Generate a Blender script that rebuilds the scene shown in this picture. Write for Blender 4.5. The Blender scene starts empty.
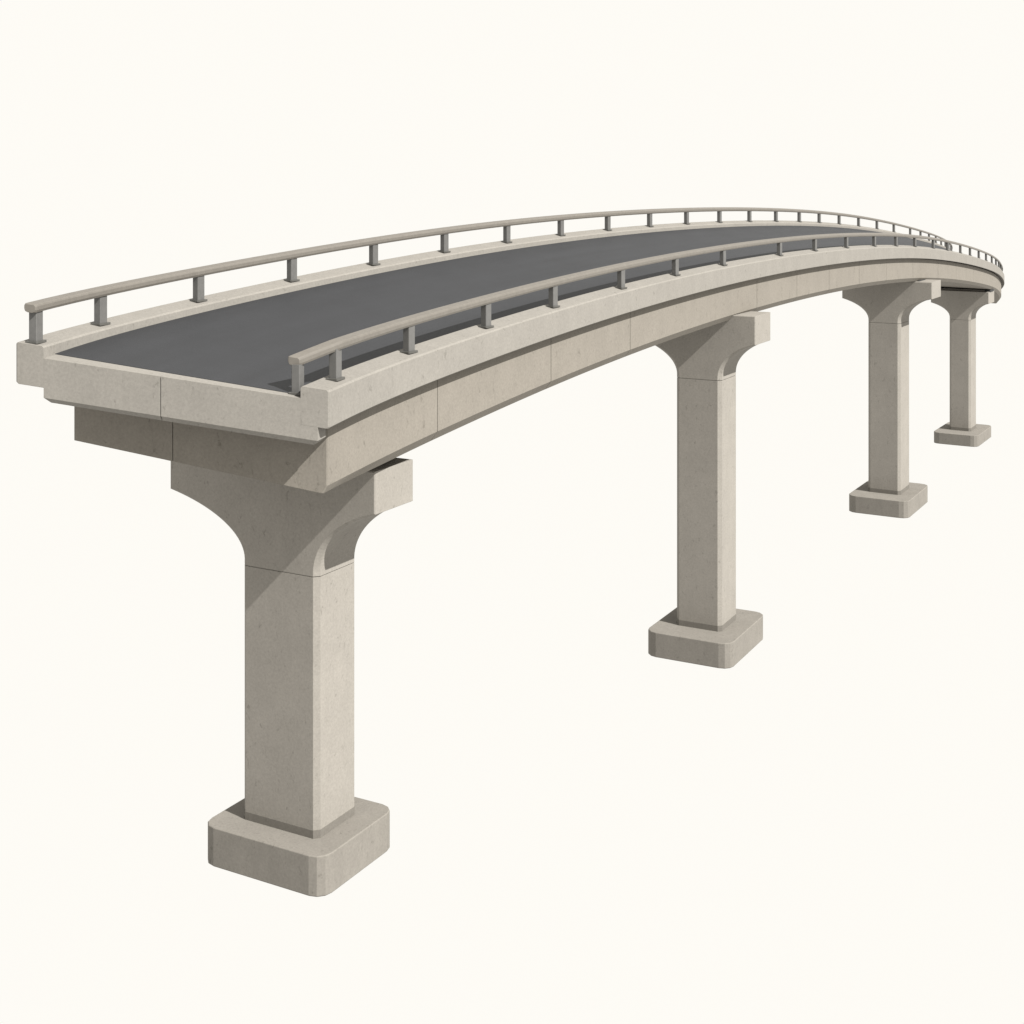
import bpy, bmesh, math
from mathutils import Vector, Matrix

S = 2.2                      # metres per layout unit
scene = bpy.context.scene
col = scene.collection

# ------------------------------------------------------------------ road alignment
CTRL = [[-4.1906, 17.138, 7.6624], [-3.8962, 18.621, 7.7115], [-2.13, 21.5009, 8.0139], [1.2316, 26.1179, 8.4628],
        [5.8505, 33.0876, 8.6299], [11.1735, 41.6504, 8.3214], [16.1158, 50.3604, 7.343], [19.33, 58.1202, 6.55],
        [21.42, 63.85, 5.75], [22.0, 68.6, 4.85]]
BANK = [0.1408, 0.2328, 0.2002, 0.355, 0.55]
GLOG = [0.2404, 0.2048, -0.2291, -0.255, -0.15]
SKEW = -0.1198
W, KW, KH, EH, GI, RH = 1.556, 0.283, 0.0936, 0.3688, 0.1739, 0.394


def gh(t):                   # depth of the girder face, a little shallower at the cut end
    return 1.078 - .068 * math.exp(-arc_of_t(t) / 1.5)


def kh(t):                   # height of the kerb above the road
    return KH + .022 * math.exp(-arc_of_t(t) / 1.0)


def level(t):                # 1 = soffit follows the banked deck, small = soffit levelled over the piers
    b = max(0., min(1., 1 - (arc_of_t(t) - .7) / 2.6))
    return .12 + .88 * b * b * (3 - 2 * b)


def basis(t, n):
    k = 3
    kn = [0] * k + [i / (n - k) for i in range(n - k + 1)] + [1] * k
    t = min(max(t, 0), 1 - 1e-9)
    B = [1.0 if kn[i] <= t < kn[i + 1] else 0.0 for i in range(len(kn) - 1)]
    for q in range(1, k + 1):
        N = []
        for i in range(len(kn) - 1 - q):
            a = (t - kn[i]) / (kn[i + q] - kn[i]) if kn[i + q] > kn[i] else 0
            b = (kn[i + q + 1] - t) / (kn[i + q + 1] - kn[i + 1]) if kn[i + q + 1] > kn[i + 1] else 0
            N.append(a * B[i] + b * B[i + 1])
        B = N
    return B


def centre(t):
    b = basis(t, 10)
    return Vector([sum(b[i] * CTRL[i][j] for i in range(10)) for j in range(3)])


class Station:
    def __init__(s, t):
        s.t = t
        s.P = centre(t)
        a, b = centre(max(t - 1e-3, 0)), centre(min(t + 1e-3, 1))
        d = (b - a); s.grade = d.z / math.hypot(d.x, d.y)
        d.z = 0; s.D = d.normalized()
        s.L = Vector((-s.D.y, s.D.x, 0))
        bb = basis(t, 5)
        s.bank = sum(bb[i] * BANK[i] for i in range(5))
        s.g = math.exp(sum(bb[i] * GLOG[i] for i in range(5)))
        s.sk = SKEW * math.exp(-t * 12)

    def at(s, o, v):
        """lateral o to the left, v above kerb top, in metres world"""
        o *= s.g; v *= s.g
        p = s.P + s.L * (o * math.cos(s.bank)) + s.D * (o * s.sk)
        p.z += o * math.sin(s.bank) + v
        return p * S


# arc length table
TT = [i / 1000 for i in range(1001)]
AL = [0.0]
_p = centre(0)
for _t in TT[1:]:
    _q = centre(_t); AL.append(AL[-1] + math.hypot(_q.x - _p.x, _q.y - _p.y)); _p = _q


def t_of_arc(a):
    for i in range(1, 1001):
        if AL[i] >= a:
            return TT[i - 1] + (TT[i] - TT[i - 1]) * (a - AL[i - 1]) / (AL[i] - AL[i - 1])
    return 1.0


def arc_of_t(t):
    i = min(int(t * 1000), 999)
    return AL[i] + (AL[i + 1] - AL[i]) * (t * 1000 - i)


# ------------------------------------------------------------------ materials
def lin(c):
    return tuple(x / 12.92 if x <= .04045 else ((x + .055) / 1.055) ** 2.4 for x in c)


def nodes(name):
    m = bpy.data.materials.new(name); m.use_nodes = True
    nt = m.node_tree; nt.nodes.clear()
    out = nt.nodes.new('ShaderNodeOutputMaterial')
    b = nt.nodes.new('ShaderNodeBsdfPrincipled')
    nt.links.new(b.outputs['BSDF'], out.inputs['Surface'])
    return m, nt, b


def ramp(nt, src, stops):
    r = nt.nodes.new('ShaderNodeValToRGB')
    e = r.color_ramp.elements
    e[0].position, e[0].color = stops[0][0], (*stops[0][1], 1)
    e[1].position, e[1].color = stops[-1][0], (*stops[-1][1], 1)
    for p, c in stops[1:-1]:
        n = e.new(p); n.color = (*c, 1)
    nt.links.new(src, r.inputs['Fac'])
    return r.outputs['Color']


def noise(nt, vec, scale, detail=4, rough=.6, dist=0.):
    n = nt.nodes.new('ShaderNodeTexNoise')
    n.inputs['Scale'].default_value = scale; n.inputs['Detail'].default_value = detail
    n.inputs['Roughness'].default_value = rough; n.inputs['Distortion'].default_value = dist
    nt.links.new(vec, n.inputs['Vector'])
    return n.outputs['Fac']


def mapping(nt, vec, sc):
    m = nt.nodes.new('ShaderNodeMapping'); m.inputs['Scale'].default_value = sc
    nt.links.new(vec, m.inputs['Vector']); return m.outputs['Vector']


def mult(nt, a, b, fac=1.):
    m = nt.nodes.new('ShaderNodeMix'); m.data_type = 'RGBA'; m.blend_type = 'MULTIPLY'
    m.inputs['Factor'].default_value = fac
    nt.links.new(a, m.inputs[6]); nt.links.new(b, m.inputs[7])
    return m.outputs[2]


def concrete(name, rgb, bevel=.02, fleck=1., mott=.65):
    m, nt, b = nodes(name)
    geo = nt.nodes.new('ShaderNodeNewGeometry'); pos = geo.outputs['Position']
    base = nt.nodes.new('ShaderNodeRGB'); base.outputs[0].default_value = (*rgb, 1)
    g = lambda v: (v, v, v)
    c = mult(nt, base.outputs[0], ramp(nt, noise(nt, pos, .9, 5, .65), [(.3, g(1 - .075 * mott)), (.7, g(1 + .055 * mott))]))
    c = mult(nt, c, ramp(nt, noise(nt, mapping(nt, pos, (2.2, 2.2, .5)), 1.0, 4, .6), [(.32, g(1 - .03 * mott)), (.66, g(1.015))]))
    c = mult(nt, c, ramp(nt, noise(nt, pos, 13, 3, .7), [(.28, g(.89)), (.72, g(1.09))]))
    # small pits and streaky flecks
    c = mult(nt, c, ramp(nt, noise(nt, mapping(nt, pos, (1, 1, .55)), 5.5, 6, .72, .6),
                         [(.32, (1 - .26 * fleck, 1 - .26 * fleck, 1 - .27 * fleck)), (.40, g(1.)), (1., g(1.02))]))
    nt.links.new(c, b.inputs['Base Color'])
    b.inputs['Roughness'].default_value = .92
    b.inputs['Specular IOR Level'].default_value = .15
    bv = nt.nodes.new('ShaderNodeBevel'); bv.samples = 6; bv.inputs['Radius'].default_value = bevel
    bu = nt.nodes.new('ShaderNodeBump'); bu.inputs['Strength'].default_value = .10; bu.inputs['Distance'].default_value = .02
    nt.links.new(noise(nt, pos, 22, 4, .7), bu.inputs['Height'])
    nt.links.new(bv.outputs['Normal'], bu.inputs['Normal'])
    nt.links.new(bu.outputs['Normal'], b.inputs['Normal'])
    return m


def metal(name, rgb, rough=.5, bevel=.006):
    m, nt, b = nodes(name)
    geo = nt.nodes.new('ShaderNodeNewGeometry'); pos = geo.outputs['Position']
    base = nt.nodes.new('ShaderNodeRGB'); base.outputs[0].default_value = (*rgb, 1)
    g = lambda v: (v, v, v)
    c = mult(nt, base.outputs[0], ramp(nt, noise(nt, pos, 6, 5, .65), [(.3, g(.9)), (.7, g(1.08))]))
    nt.links.new(c, b.inputs['Base Color'])
    b.inputs['Roughness'].default_value = rough; b.inputs['Metallic'].default_value = 0.
    b.inputs['Specular IOR Level'].default_value = .3
    bv = nt.nodes.new('ShaderNodeBevel'); bv.samples = 6; bv.inputs['Radius'].default_value = bevel
    nt.links.new(bv.outputs['Normal'], b.inputs['Normal'])
    return m


def asphalt(name):
    m, nt, b = nodes(name)
    geo = nt.nodes.new('ShaderNodeNewGeometry'); pos = geo.outputs['Position']
    uv = nt.nodes.new('ShaderNodeUVMap'); uv.uv_map = 'UVMap'
    base = nt.nodes.new('ShaderNodeRGB'); base.outputs[0].default_value = (.0180, .0188, .0212, 1)
    g = lambda v: (v, v, v)
    c = mult(nt, base.outputs[0], ramp(nt, noise(nt, pos, 30, 3, .75), [(.25, g(.78)), (.75, g(1.25))]))
    c = mult(nt, c, ramp(nt, noise(nt, mapping(nt, uv.outputs['UV'], (1.1, .06, 1)), 1.0, 3, .5), [(.3, g(.88)), (.7, g(1.1))]))
    c = mult(nt, c, ramp(nt, noise(nt, pos, .7, 4, .6), [(.3, g(.93)), (.7, g(1.06))]))
    nt.links.new(c, b.inputs['Base Color'])
    b.inputs['Roughness'].default_value = .68; b.inputs['Specular IOR Level'].default_value = .4
    bu = nt.nodes.new('ShaderNodeBump'); bu.inputs['Strength'].default_value = .35; bu.inputs['Distance'].default_value = .01
    nt.links.new(noise(nt, pos, 45, 3, .7), bu.inputs['Height'])
    nt.links.new(bu.outputs['Normal'], b.inputs['Normal'])
    return m


M = dict(
    kerb=concrete('pale_concrete', (.200, .188, .169), bevel=.006),
    girder=concrete('tan_concrete', (.181, .165, .142), bevel=.01),
    pier=concrete('pier_concrete', (.227, .2115, .1885)),
    footing=concrete('footing_concrete', (.176, .1635, .145), bevel=.03, fleck=1.2, mott=1.),
    band=concrete('contact_shade_concrete', (.138, .128, .113), bevel=.01),  # darker tone painting the contact shadow round the column foot
    bearing=metal('black_rubber', (.030, .030, .030), .8),
    rail=metal('tan_painted_steel', (.127, .116, .101), .6, .003),
    post=metal('grey_painted_steel', (.103, .101, .097), .5),
    plate=metal('dark_steel', (.075, .073, .067), .55),
    road=asphalt('asphalt'),
)


# ------------------------------------------------------------------ mesh helpers
def link(name, bm, mat, parent=None, loc=None):
    bmesh.ops.recalc_face_normals(bm, faces=bm.faces)
    me = bpy.data.meshes.new(name); bm.to_mesh(me); bm.free()
    me.materials.append(mat)
    o = bpy.data.objects.new(name, me); col.objects.link(o)
    if parent: o.parent = parent
    if loc is not None: o.location = loc
    return o


def empty(name, label, cat, loc, group=None, rz=0):
    o = bpy.data.objects.new(name, None); col.objects.link(o)
    o.location = loc; o.rotation_euler = (0, 0, rz); o.empty_display_size = .5
    o['label'] = label; o['category'] = cat
    if group: o['group'] = group
    return o


def add_sweep(bm, rings, cap=True, smooth=False, uvs=None):
    """rings: list of lists of Vector, closed profile"""
    V = [[bm.verts.new(p) for p in r] for r in rings]
    n = len(rings[0])
    for i in range(len(V) - 1):
        for j in range(n):
            f = bm.faces.new((V[i][j], V[i][(j + 1) % n], V[i + 1][(j + 1) % n], V[i + 1][j]))
            f.smooth = smooth
    if cap:
        bm.faces.new(list(reversed(V[0]))); bm.faces.new(V[-1])


def rel(p, base):
    return p - base


# stations
def tlist(t0, t1, n=170, extra=()):
    a0, a1 = arc_of_t(t0), arc_of_t(t1)
    L = [t_of_arc(a0 + (a1 - a0) * i / n) for i in range(n + 1)]
    L[0], L[-1] = t0, t1
    L = [t for t in L if all(abs(t - e) > 1.2e-3 for e in extra)] + list(extra)
    return sorted(L)


TEND = .940
BASE = Station(0.0).at(0, -1.1)

deck = empty('bridge_deck', 'curved concrete bridge deck with dark asphalt road resting on the four piers', 'bridge deck', BASE)

# ---- kerbs (upstand blocks along both sides)
C = .016
def kerb_ring(st, sgn, cut=0.):
    i, o = W - KW, W - cut
    bot = EH + (.035 * math.exp(-arc_of_t(st.t) / 1.0) if sgn > 0 else 0)
    pr = [(i + C, 0), (o - C, 0), (o, -C), (o, -bot + C), (o - C, -bot), (i, -bot), (i, -C)]
    return [rel(st.at(sgn * a, v), BASE) for a, v in pr]

for sgn in (1, -1):
    bm = bmesh.new()
    tk = tlist(t_of_arc(C), TEND)
    add_sweep(bm, [kerb_ring(Station(0), sgn, C)] + [kerb_ring(Station(t), sgn) for t in tk])
    link('kerb', bm, M['kerb'], deck)

# ---- deck slab between and below the kerbs; front edge has a split joint and a chamfered lip
SR, SLFT = W - .115, W - KW          # right / left half widths of the underside
LIP, CH = -.500, .050
SR2 = W - .30                       # the slab steps back behind the end beam
def slab_rings(ts, bot, ch, sr):
    out = []
    i = W - KW
    for t in ts:
        st = Station(t)
        k = kh(t)
        b2 = EH + .035 * math.exp(-arc_of_t(t) / 1.0) + .001
        lo = [(-i, -EH - .001), (-i, -k)] if sr > i else [(-sr, -k)]
        if sr > i:
            pr = [(i, -k), (i, bot), (i - ch, bot - ch), (-sr + ch, bot - ch), (-sr, bot), (-sr, -EH - .001), (-i, -EH - .001), (-i, -k)]
        else:
            pr = [(i, -k), (i, bot), (i - ch, bot - ch), (-sr + ch, bot - ch), (-sr, bot), (-i, -k)]
        out.append([rel(st.at(a, v), BASE) for a, v in pr])
    return out

bm = bmesh.new()
e_arc = .05
tA = t_of_arc(e_arc); tB = t_of_arc(.40)
# two front panels left and right of the joint (joint is a 1.2 cm groove), chamfered along the lower front edge
JO, JG = .105, .0045
def front_panel(o_hi, o_lo, hi_edge, lo_edge):
    """prism from the front face to just inside the slab, lateral o_lo..o_hi"""
    i = W - KW
    def prof(bot, chl, st):
        pts = []; KH = kh(st.t)
        if hi_edge:
            pts += [(i, -KH), (i, LIP), (i - max(chl, .001), bot - .0005)]
        else:
            pts += [(o_hi, -KH), (o_hi, bot)]
        if lo_edge:
            pts += [(-SR + max(chl, .001), bot - .0005), (-SR, LIP), (-SR, -EH - .001), (-i, -EH - .001), (-i, -KH)]
        else:
            pts += [(o_lo, bot), (o_lo, -KH)]
        return pts
    a = Station(0); b = Station(tA); c = Station(t_of_arc(e_arc + .02))
    r0 = [rel(a.at(x, v), BASE) for x, v in prof(LIP, .0, a)]
    r1 = [rel(b.at(x, v), BASE) for x, v in prof(LIP - CH, CH, b)]
    r2 = [rel(c.at(x, v), BASE) for x, v in prof(LIP - CH, CH, c)]
    add_sweep(bm, [r0, r1, r2])
front_panel(W - KW, JO + JG, True, False)
front_panel(JO - JG, -SR, False, True)
# end beam behind the panels, then the thinner slab over the girder
tsA = [tA, tB]
add_sweep(bm, slab_rings(tsA, LIP, CH, SR))
add_sweep(bm, slab_rings(tlist(t_of_arc(.385), TEND), -EH - .10, .012, SR2))
link('deck_slab', bm, M['kerb'], deck)

# ---- road surface
bm = bmesh.new(); uvl = bm.loops.layers.uv.new('UVMap')
i = W - KW
ts = tlist(t_of_arc(.20), TEND)
grid = []
NL = 8
for t in ts:
    st = Station(t)
    grid.append([(bm.verts.new(rel(st.at(i - .004 - (2 * i - .008) * k / NL, -kh(t) + .006), BASE)), (k / NL * 8, arc_of_t(t) * S)) for k in range(NL + 1)])
low = []
for t in ts:
    st = Station(t)
    low.append([bm.verts.new(rel(st.at(s_ * (i - .004), -kh(t) - .004), BASE)) for s_ in (1, -1)])
for a in range(len(ts) - 1):
    for k in range(NL):
        q = [grid[a][k], grid[a][k + 1], grid[a + 1][k + 1], grid[a + 1][k]]
        f = bm.faces.new([v for v, _ in q])
        for lp, (_, u) in zip(f.loops, q): lp[uvl].uv = u
    bm.faces.new((grid[a][0][0], grid[a + 1][0][0], low[a + 1][0], low[a][0]))
    bm.faces.new((grid[a][NL][0], low[a][1], low[a + 1][1], grid[a + 1][NL][0]))
bm.faces.new([v for v, _ in grid[0]] + [low[0][1], low[0][0]])
link('road_surface', bm, M['road'], deck)

# ---- box girder with panel joints
GL_IN = .15

def chamfer(t):              # height and width of the girder's lower chamfer
    u = max(0., min(1., (arc_of_t(t) - .74) / 1.4)); u = u * u * (3 - 2 * u)
    return .088 + .040 * u, .048 + .058 * u

SEAMS = [0.1206, 0.2051, 0.2667, 0.3745, 0.4135, 0.4477, 0.4828, 0.5179, 0.5572, 0.6007, 0.6385, 0.6841, 0.7689]
GSET = .74
def girder_ring(st, inset=0.):
    l, r = W - GL_IN - inset, -(W - GI) + inset
    drop = math.sin(st.bank) * (1 - level(st.t))
    top, bot = -EH - .055, -gh(st.t)
    GC, GCL = chamfer(st.t)
    lb = bot - GC - (l - r) * drop
    pr = [(l, top), (l, lb + GC), (l - GC, lb + 0), (r + GCL, bot - GC - GCL * drop + inset), (r, bot + inset * .5), (r, top)]
    return [rel(st.at(a, v), BASE) for a, v in pr]

t0 = t_of_arc(GSET)
rings = []
tl = tlist(t_of_arc(GSET + .03), TEND)
for t in tl:
    if any(abs(arc_of_t(t) - arc_of_t(s_)) < .02 for s_ in SEAMS): continue
    rings.append((t, 0.))
for s_ in SEAMS:
    a = arc_of_t(s_); w = .007
    rings += [(t_of_arc(a - w), 0.), (t_of_arc(a - w + .0005), .012), (t_of_arc(a + w - .0005), .012), (t_of_arc(a + w), 0.)]
rings.sort()
bm = bmesh.new()
add_sweep(bm, [girder_ring(Station(t), x) for t, x in rings])
# two front panels with a joint between
def girder_panel(o_hi, o_lo):
    out = []
    for a, cut in ((GSET, .014), (GSET + .016, 0.), (GSET + .05, 0.)):
        st = Station(t_of_arc(a))
        l, r = W - GL_IN, -(W - GI) + cut
        top, g_ = -EH - .055, gh(st.t)
        GC, GCL = chamfer(st.t)
        drop = math.sin(st.bank) * (1 - level(st.t))
        bot = lambda o: -g_ - GC - (o - r) * drop
        if o_lo is None:
            pr = [(o_hi, top), (o_hi, bot(o_hi)), (r + GCL, bot(r + GCL)), (r, -g_), (r, top)]
        else:
            pr = [(l, top), (l, bot(l)), (o_lo, bot(o_lo)), (o_lo, top)]
        out.append([rel(st.at(x, v), BASE) for x, v in pr])
    add_sweep(bm, out)
GJ = .295
girder_panel(None, GJ + .0045)
girder_panel(GJ - .0045, None)
link('girder', bm, M['girder'], deck)


# ------------------------------------------------------------------ guard rails
PR = [0.0300, 0.0972, 0.1548, 0.2053, 0.2582, 0.3019, 0.3424, 0.3948, 0.4306, 0.4659, 0.5003, 0.53, 0.5585, 0.5898, 0.617, 0.6462, 0.6713, 0.6986, 0.7276]
PL = [0.0035, 0.0368, 0.0868, 0.1377, 0.1868, 0.2322, 0.2739, 0.3112, 0.345, 0.3769, 0.4066, 0.4349, 0.4625, 0.4888, 0.5139, 0.5371, 0.5624, 0.5897, 0.6186, 0.6494, 0.6855]
for _l, _d in ((PR, 1.95), (PL, 1.85)):
    while True:
        _t = t_of_arc(arc_of_t(_l[-1]) + _d)
        if _t > TEND - .004: break
        _l.append(_t)
RW, RHH = .064, .092          # half width, height of the rail section
PX, PY = .043, .060           # post half sizes: across, along
rail_prof = []
for sx, sz, a0, r_ in ((1, 0, 0, .020), (-1, 0, 90, .020), (-1, -1, 180, .036), (1, -1, 270, .036)):
    for k in range(3):
        a = math.radians(a0 + 45 * k)
        rail_prof.append((sx * (RW - r_) + r_ * math.cos(a), (-r_ if sz == 0 else -RHH + r_) + r_ * math.sin(a)))


def box(bm, x0, x1, y0, y1, z0, z1, ch=0.):
    if ch:
        pr = [(x0 + ch, y0), (x1 - ch, y0), (x1, y0 + ch), (x1, y1 - ch), (x1 - ch, y1), (x0 + ch, y1), (x0, y1 - ch), (x0, y0 + ch)]
    else:
        pr = [(x0, y0), (x1, y0), (x1, y1), (x0, y1)]
    add_sweep(bm, [[Vector((x, y, z0)) for x, y in pr], [Vector((x, y, z1)) for x, y in pr]])


def place_post(proto, first, st, o, vbase, vtop, rail_obj, base):
    """copy (or use) the post and its base plate at station st"""
    if first:
        p = proto; pl = proto.children[0]
    else:
        p = proto.copy(); col.objects.link(p)
        pl = proto.children[0].copy(); col.objects.link(pl); pl.parent = p
    p.parent = rail_obj
    g = st.g * S
    p.location = st.at(o, vbase) - base
    p.scale = (g, g, g * (vtop - vbase) / .31)
    pl.scale = (1, 1, .31 / (vtop - vbase))
    p.rotation_euler = (0, 0, math.atan2(st.D.y, st.D.x))
    return p


def guard_rail(label, sgn, posts, line, path, endpost=None):
    base = Station(0.01).at(sgn * (W - KW / 2), 0)
    root = empty('guard_rail', label, 'guard rail', base, 'guard rails along the deck')
    # rail: path = list of (t, lateral, height)
    rings = []
    for t, o, h, tuck in path:
        st = Station(t)
        ring = []
        for x, z in rail_prof:
            x *= tuck; z = (z + RHH / 2) * tuck - RHH / 2
            ring.append(rel(st.at(o + x, h + z), base))
        rings.append(ring)
    bm = bmesh.new(); add_sweep(bm, rings)
    r = link('rail', bm, M['rail'], root)
    # post prototype: x along road, y across
    bm = bmesh.new(); box(bm, -PY, PY, -PX, PX, .018, .31, .006)
    po = link('post', bm, M['post'])
    bm = bmesh.new(); box(bm, -PY - .030, PY + .030, -PX - .026, PX + .026, -.004, .018, .012)
    pl = link('base_plate', bm, M['plate'], po)
    jobs = [(Station(t), line(t)[0], 0., line(t)[1] - RHH + .012) for t in posts]
    if endpost: jobs.insert(0, (Station(endpost[0]), endpost[1], -kh(endpost[0]), endpost[2]))
    for k, (st, o, vb, vt) in enumerate(jobs):
        place_post(po, k == 0, st, o, vb, vt, root, base)
    return root


tl = tlist(0.0, TEND, 150)
KC = W - KW / 2
EP = (.0090, -1.185)          # end post of the near rail stands on the slab lip inside the kerb
EH_ = .262                    # rail height there, above kerb top
TJ = .032
def near_line(t):
    u = max(0., (TJ - t) / (TJ - EP[0]))
    u = u * u / (u + .12) * 1.12 if u < 1 else u
    return -KC + (EP[1] + KC) * u, RH + (EH_ - RH) * u, 1.
def far_line(t):
    return KC, RH, 1.
def rail_path(line, ts):
    p = [(t, *line(t)) for t in ts]
    return [(p[0][0], p[0][1], p[0][2], .84), (p[0][0] + .0009, p[0][1], p[0][2], 1.)] + p[1:]
guard_rail('tan-grey steel guard rail on the near kerb, in front of the asphalt road', -1, PR, near_line,
           rail_path(near_line, [.0066, .009, .011, .013, .015, .017, .019, .021, .023, .025, .027, .029, .031, .033] + [t for t in tl if t > .035]), (*EP, EH_ - RHH + .006))
guard_rail('tan-grey steel guard rail on the far kerb, behind the asphalt road', 1, PL, far_line, rail_path(far_line, tl))

# ------------------------------------------------------------------ piers
TH = 0.5135
FA, FB, FH, CA, CB, KB = .9631, 1.1305, .4967, .4756, .5057, .4647
PIERS = [
    [-3.115, 20.4416, 0.0604, 4.3273, -0.0078, 1.67, 5.9238, 5.3286, 2.0662, 5.2836, 0.122, -0.2207, 0.1263, 0.2997, -0.0976, -0.1181],
    [4.1322, 29.6013, 0.0225, 5.7494, -0.0206, 1.2408, 7.125, 6.5295, 1.33, 6.5295, -0.0327, 0.0338, 0.0345, -0.0054, -0.041, 0.0668],
    [11.2883, 41.7547, 0.1124, 5.6493, 0.006, 1.3991, 6.905, 6.4114, 1.2545, 6.330, -0.0758, 0.1589, -0.0064, -0.0548, 0.1371, 0.1029],
    [17.39, 53.7719, -0.1668, 4.5013, 0.0224, 1.0684, 5.60, 5.1535, 1.0944, 5.113, -0.1443, 0.1594, -0.1543, -0.2495, 0.0121, -0.0516]]
LAB = ['nearest and stoutest concrete pier, under the cut end of the deck',
       'tall concrete pier standing alone below the middle of the bridge, second from the cut end',
       'slim concrete pier on the right, third from the cut end, its footing second smallest',
       'farthest and smallest concrete pier, under the far right end of the bridge']


def rounded(a, b, r, seg):
    pts = []
    for cx, cy, a0 in ((a - r, b - r, 0), (-a + r, b - r, 90), (-a + r, -b + r, 180), (a - r, -b + r, 270)):
        for k in range(seg + 1):
            an = math.radians(a0 + 90 * k / seg)
            pts.append((cx + r * math.cos(an), cy + r * math.sin(an)))
    return pts


def prism(bm, levels):
    """levels: list of (outline, z)"""
    add_sweep(bm, [[Vector((x, y, z)) * S for x, y in o] for o, z in levels])


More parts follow.
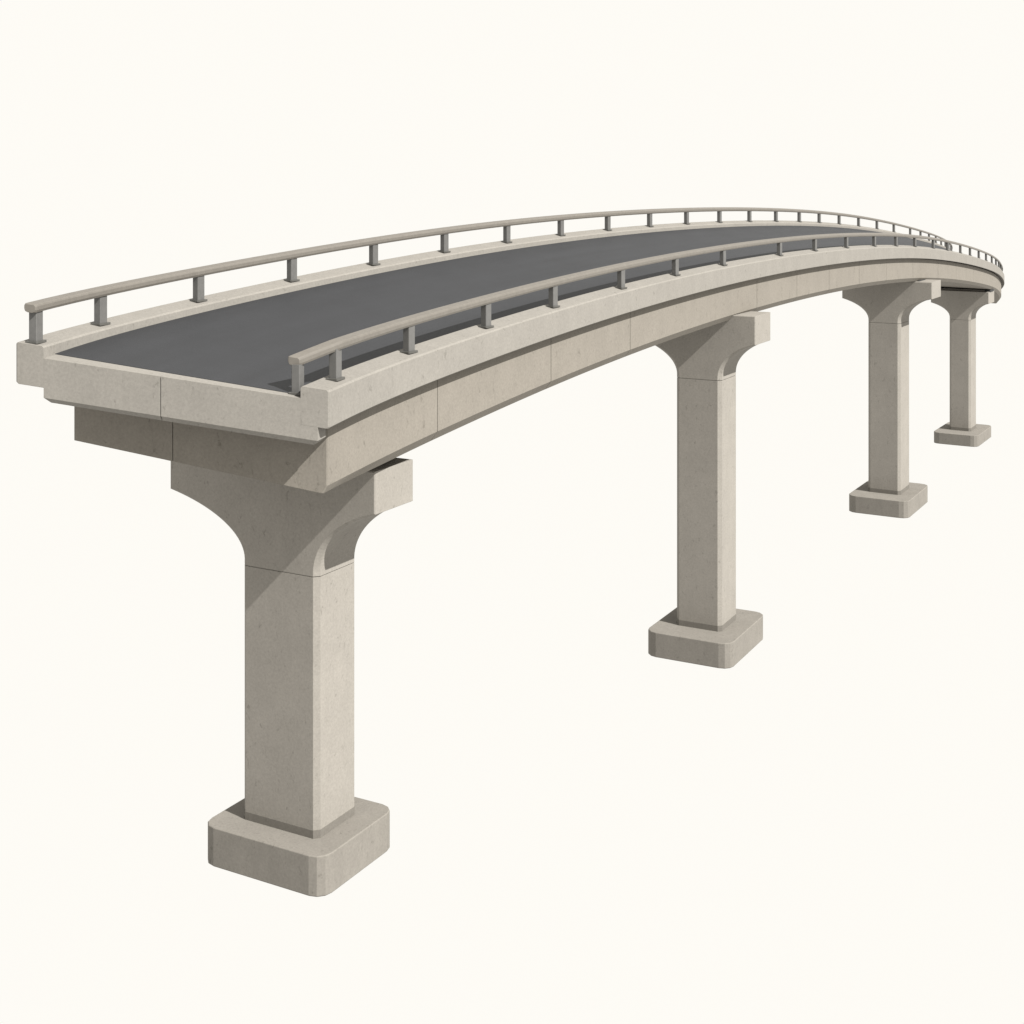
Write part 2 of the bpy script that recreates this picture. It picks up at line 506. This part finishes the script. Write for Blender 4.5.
for q, lab in zip(PIERS, LAB):
    X, Y, z0, zj, dth, cR, ct, cRb, cL, cLb, sfa, sfb, sfh, sca, scb, skb = q
    fa, fb, fh = FA * math.exp(sfa), FB * math.exp(sfb), FH * math.exp(sfh)
    ca, cb, kb = CA * math.exp(sca), CB * math.exp(scb), KB * math.exp(skb)
    cb = kb = cb * .6 + kb * .4
    th = TH + dth
    # local x = across (towards the right, -t), local y = along the road (u)
    rz = -th
    pier = empty('bridge_pier', lab, 'bridge pier', (X * S, Y * S, z0 * S), 'concrete piers carrying the deck', rz)
    zj_, ct_, cRb_, cLb_ = zj - z0, ct - z0, cRb - z0, cLb - z0
    # footing
    bm = bmesh.new(); r = .235 * (fa + fb) / 2
    o = rounded(fa, fb, r, 3); oi = rounded(fa - .012, fb - .012, r - .012, 3)
    prism(bm, [(oi, 0), (o, .012), (o, fh - .012), (oi, fh)])
    link('footing', bm, M['footing'], pier)
    # contact shadow at the foot of the column, built as a darker-coloured band
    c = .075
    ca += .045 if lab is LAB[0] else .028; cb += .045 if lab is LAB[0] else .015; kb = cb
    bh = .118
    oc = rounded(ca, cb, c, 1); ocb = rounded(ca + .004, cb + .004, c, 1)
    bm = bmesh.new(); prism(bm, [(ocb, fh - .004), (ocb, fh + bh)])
    link('shade_band', bm, M['band'], pier)
    # column with a fine recessed joint under the cap
    ocr = rounded(ca - .012, cb - .012, c, 1)
    bm = bmesh.new(); prism(bm, [(oc, fh + bh - .02), (oc, zj_ - .008), (ocr, zj_ - .007), (ocr, zj_ + .01)])
    link('column', bm, M['pier'], pier)
    # hammerhead cap: profile in local x / z, extruded along y
    up = .075
    pr = []
    fm = math.radians(64)
    N = 22
    zs = zj_ + .003
    for k in range(N + 1):
        f = fm * k / N
        pr.append((ca + (cR - ca) * (1 - math.cos(f)) / (1 - math.cos(fm)), zs + up + (cRb_ - zs - up) * math.sin(f) / math.sin(fm)))
    right = [(ca, zs)] + pr + [(cR, ct_)]
    pr = []
    fl = math.radians(58)
    for k in range(N + 1):
        f = fl * k / N
        pr.append((-ca - (cL - ca) * (1 - math.cos(f)) / (1 - math.cos(fl)), zs + up + (cLb_ - zs - up) * math.sin(f) / math.sin(fl)))
    left = [(-ca, zs)] + pr + [(-cL, ct_)]
    prof = right + left[::-1]
    # edge chamfer: as wide as the column's at the joint, running out along the haunch
    bv = .016
    dd = [c] + [c + (bv - c) * k / N for k in range(N + 1)] + [bv]
    dd = dd + dd[::-1]

    def inset(prof):
        n = len(prof); out = []
        for j in range(n):
            a, b_, c_ = Vector(prof[j - 1]), Vector(prof[j]), Vector(prof[(j + 1) % n])
            e1, e2 = (b_ - a).normalized(), (c_ - b_).normalized()
            n1, n2 = Vector((-e1.y, e1.x)), Vector((-e2.y, e2.x))
            m_ = (n1 + n2).normalized()
            if j in (0, n - 1):
                out.append(b_ + Vector((-dd[j] if b_.x > 0 else dd[j], 0)))
            else:
                out.append(b_ + m_ * (dd[j] / max(.5, m_.dot(n1))))
        return out
    pin = inset(prof)
    bm = bmesh.new()
    def ring(p, y, s_):
        return [Vector((x, y + s_ * e, z)) * S for (x, z), e in zip(p, dd)]
    z_ = [0] * len(prof)
    add_sweep(bm, [ring(pin, -kb, 0), ring(prof, -kb, 1), ring(prof, kb, -1), ring(pin, kb, 0)])
    link('cap', bm, M['pier'], pier)
    # bearing pads between cap and girder
    best = min((Station(k / 400) for k in range(401)), key=lambda s_: (s_.P.x - X) ** 2 + (s_.P.y - Y) ** 2)
    def soffit(o):
        drop = math.sin(best.bank) * (1 - level(best.t))
        return best.at(o, -gh(best.t) - chamfer(best.t)[0] - (o + W - GI) * drop)
    def local(o):
        return Matrix.Rotation(th, 3, 'Z') @ (soffit(o) - Vector((X * S, Y * S, z0 * S)))
    oa, ob = -(W - GI) + (.62 if lab is LAB[0] else .16), (W - GL_IN) - (.10 if lab is LAB[3] else .36)
    ends = [local(oa), local(ob)]
    for lx in ends:
        bm = bmesh.new()
        w_ = .13 * best.g * S
        box(bm, lx.x - w_, lx.x + w_, -kb * .66 * S, kb * .66 * S, ct_ * S - .01, max(lx.z + .03, ct_ * S + .05), .03)
        link('bearing_pad', bm, M['bearing'], pier)
    bm = bmesh.new()
    box(bm, ends[1].x + .1, ends[0].x - .1, -kb * .45 * S, kb * .45 * S, ct_ * S - .01, max(min(ends[0].z, ends[1].z) + .03, ct_ * S + .04))
    link('plinth', bm, M['pier'], pier)

# ------------------------------------------------------------------ light
w = bpy.data.worlds.new('World'); scene.world = w; w.use_nodes = True
bg = w.node_tree.nodes['Background']
bg.inputs['Color'].default_value = (*lin((254 / 255, 251.5 / 255, 245.5 / 255)), 1)
bg.inputs['Strength'].default_value = 1.0

sun = bpy.data.lights.new('sun', 'SUN'); sun.energy = 8.5; sun.angle = math.radians(.5)
sun.color = (1.0, .98, .945)
so = bpy.data.objects.new('sun', sun); col.objects.link(so)
u = Vector((math.sin(TH), math.cos(TH), 0)); rgt = Vector((math.cos(TH), -math.sin(TH), 0))
d = (rgt * .715 - u * .125 + Vector((0, 0, .685))).normalized()
so.rotation_euler = d.to_track_quat('Z', 'Y').to_euler()
so.location = d * 60 + Vector((10, 60, 20))

# ------------------------------------------------------------------ camera
F, YH = 1394.05, 176.0
cam = bpy.data.cameras.new('camera'); co = bpy.data.objects.new('camera', cam); col.objects.link(co)
cam.sensor_fit = 'HORIZONTAL'; cam.sensor_width = 36.0
cam.lens = F / 1024 * 36.0
cam.shift_y = -(512 - YH) / 1024
cam.clip_end = 1000
co.location = (0, 0, 10 * S); co.rotation_euler = (math.radians(90), 0, 0)
scene.camera = co

v = scene.view_settings
v.view_transform = 'Standard'; v.look = 'None'; v.exposure = 0; v.gamma = 1
v.use_curve_mapping = False
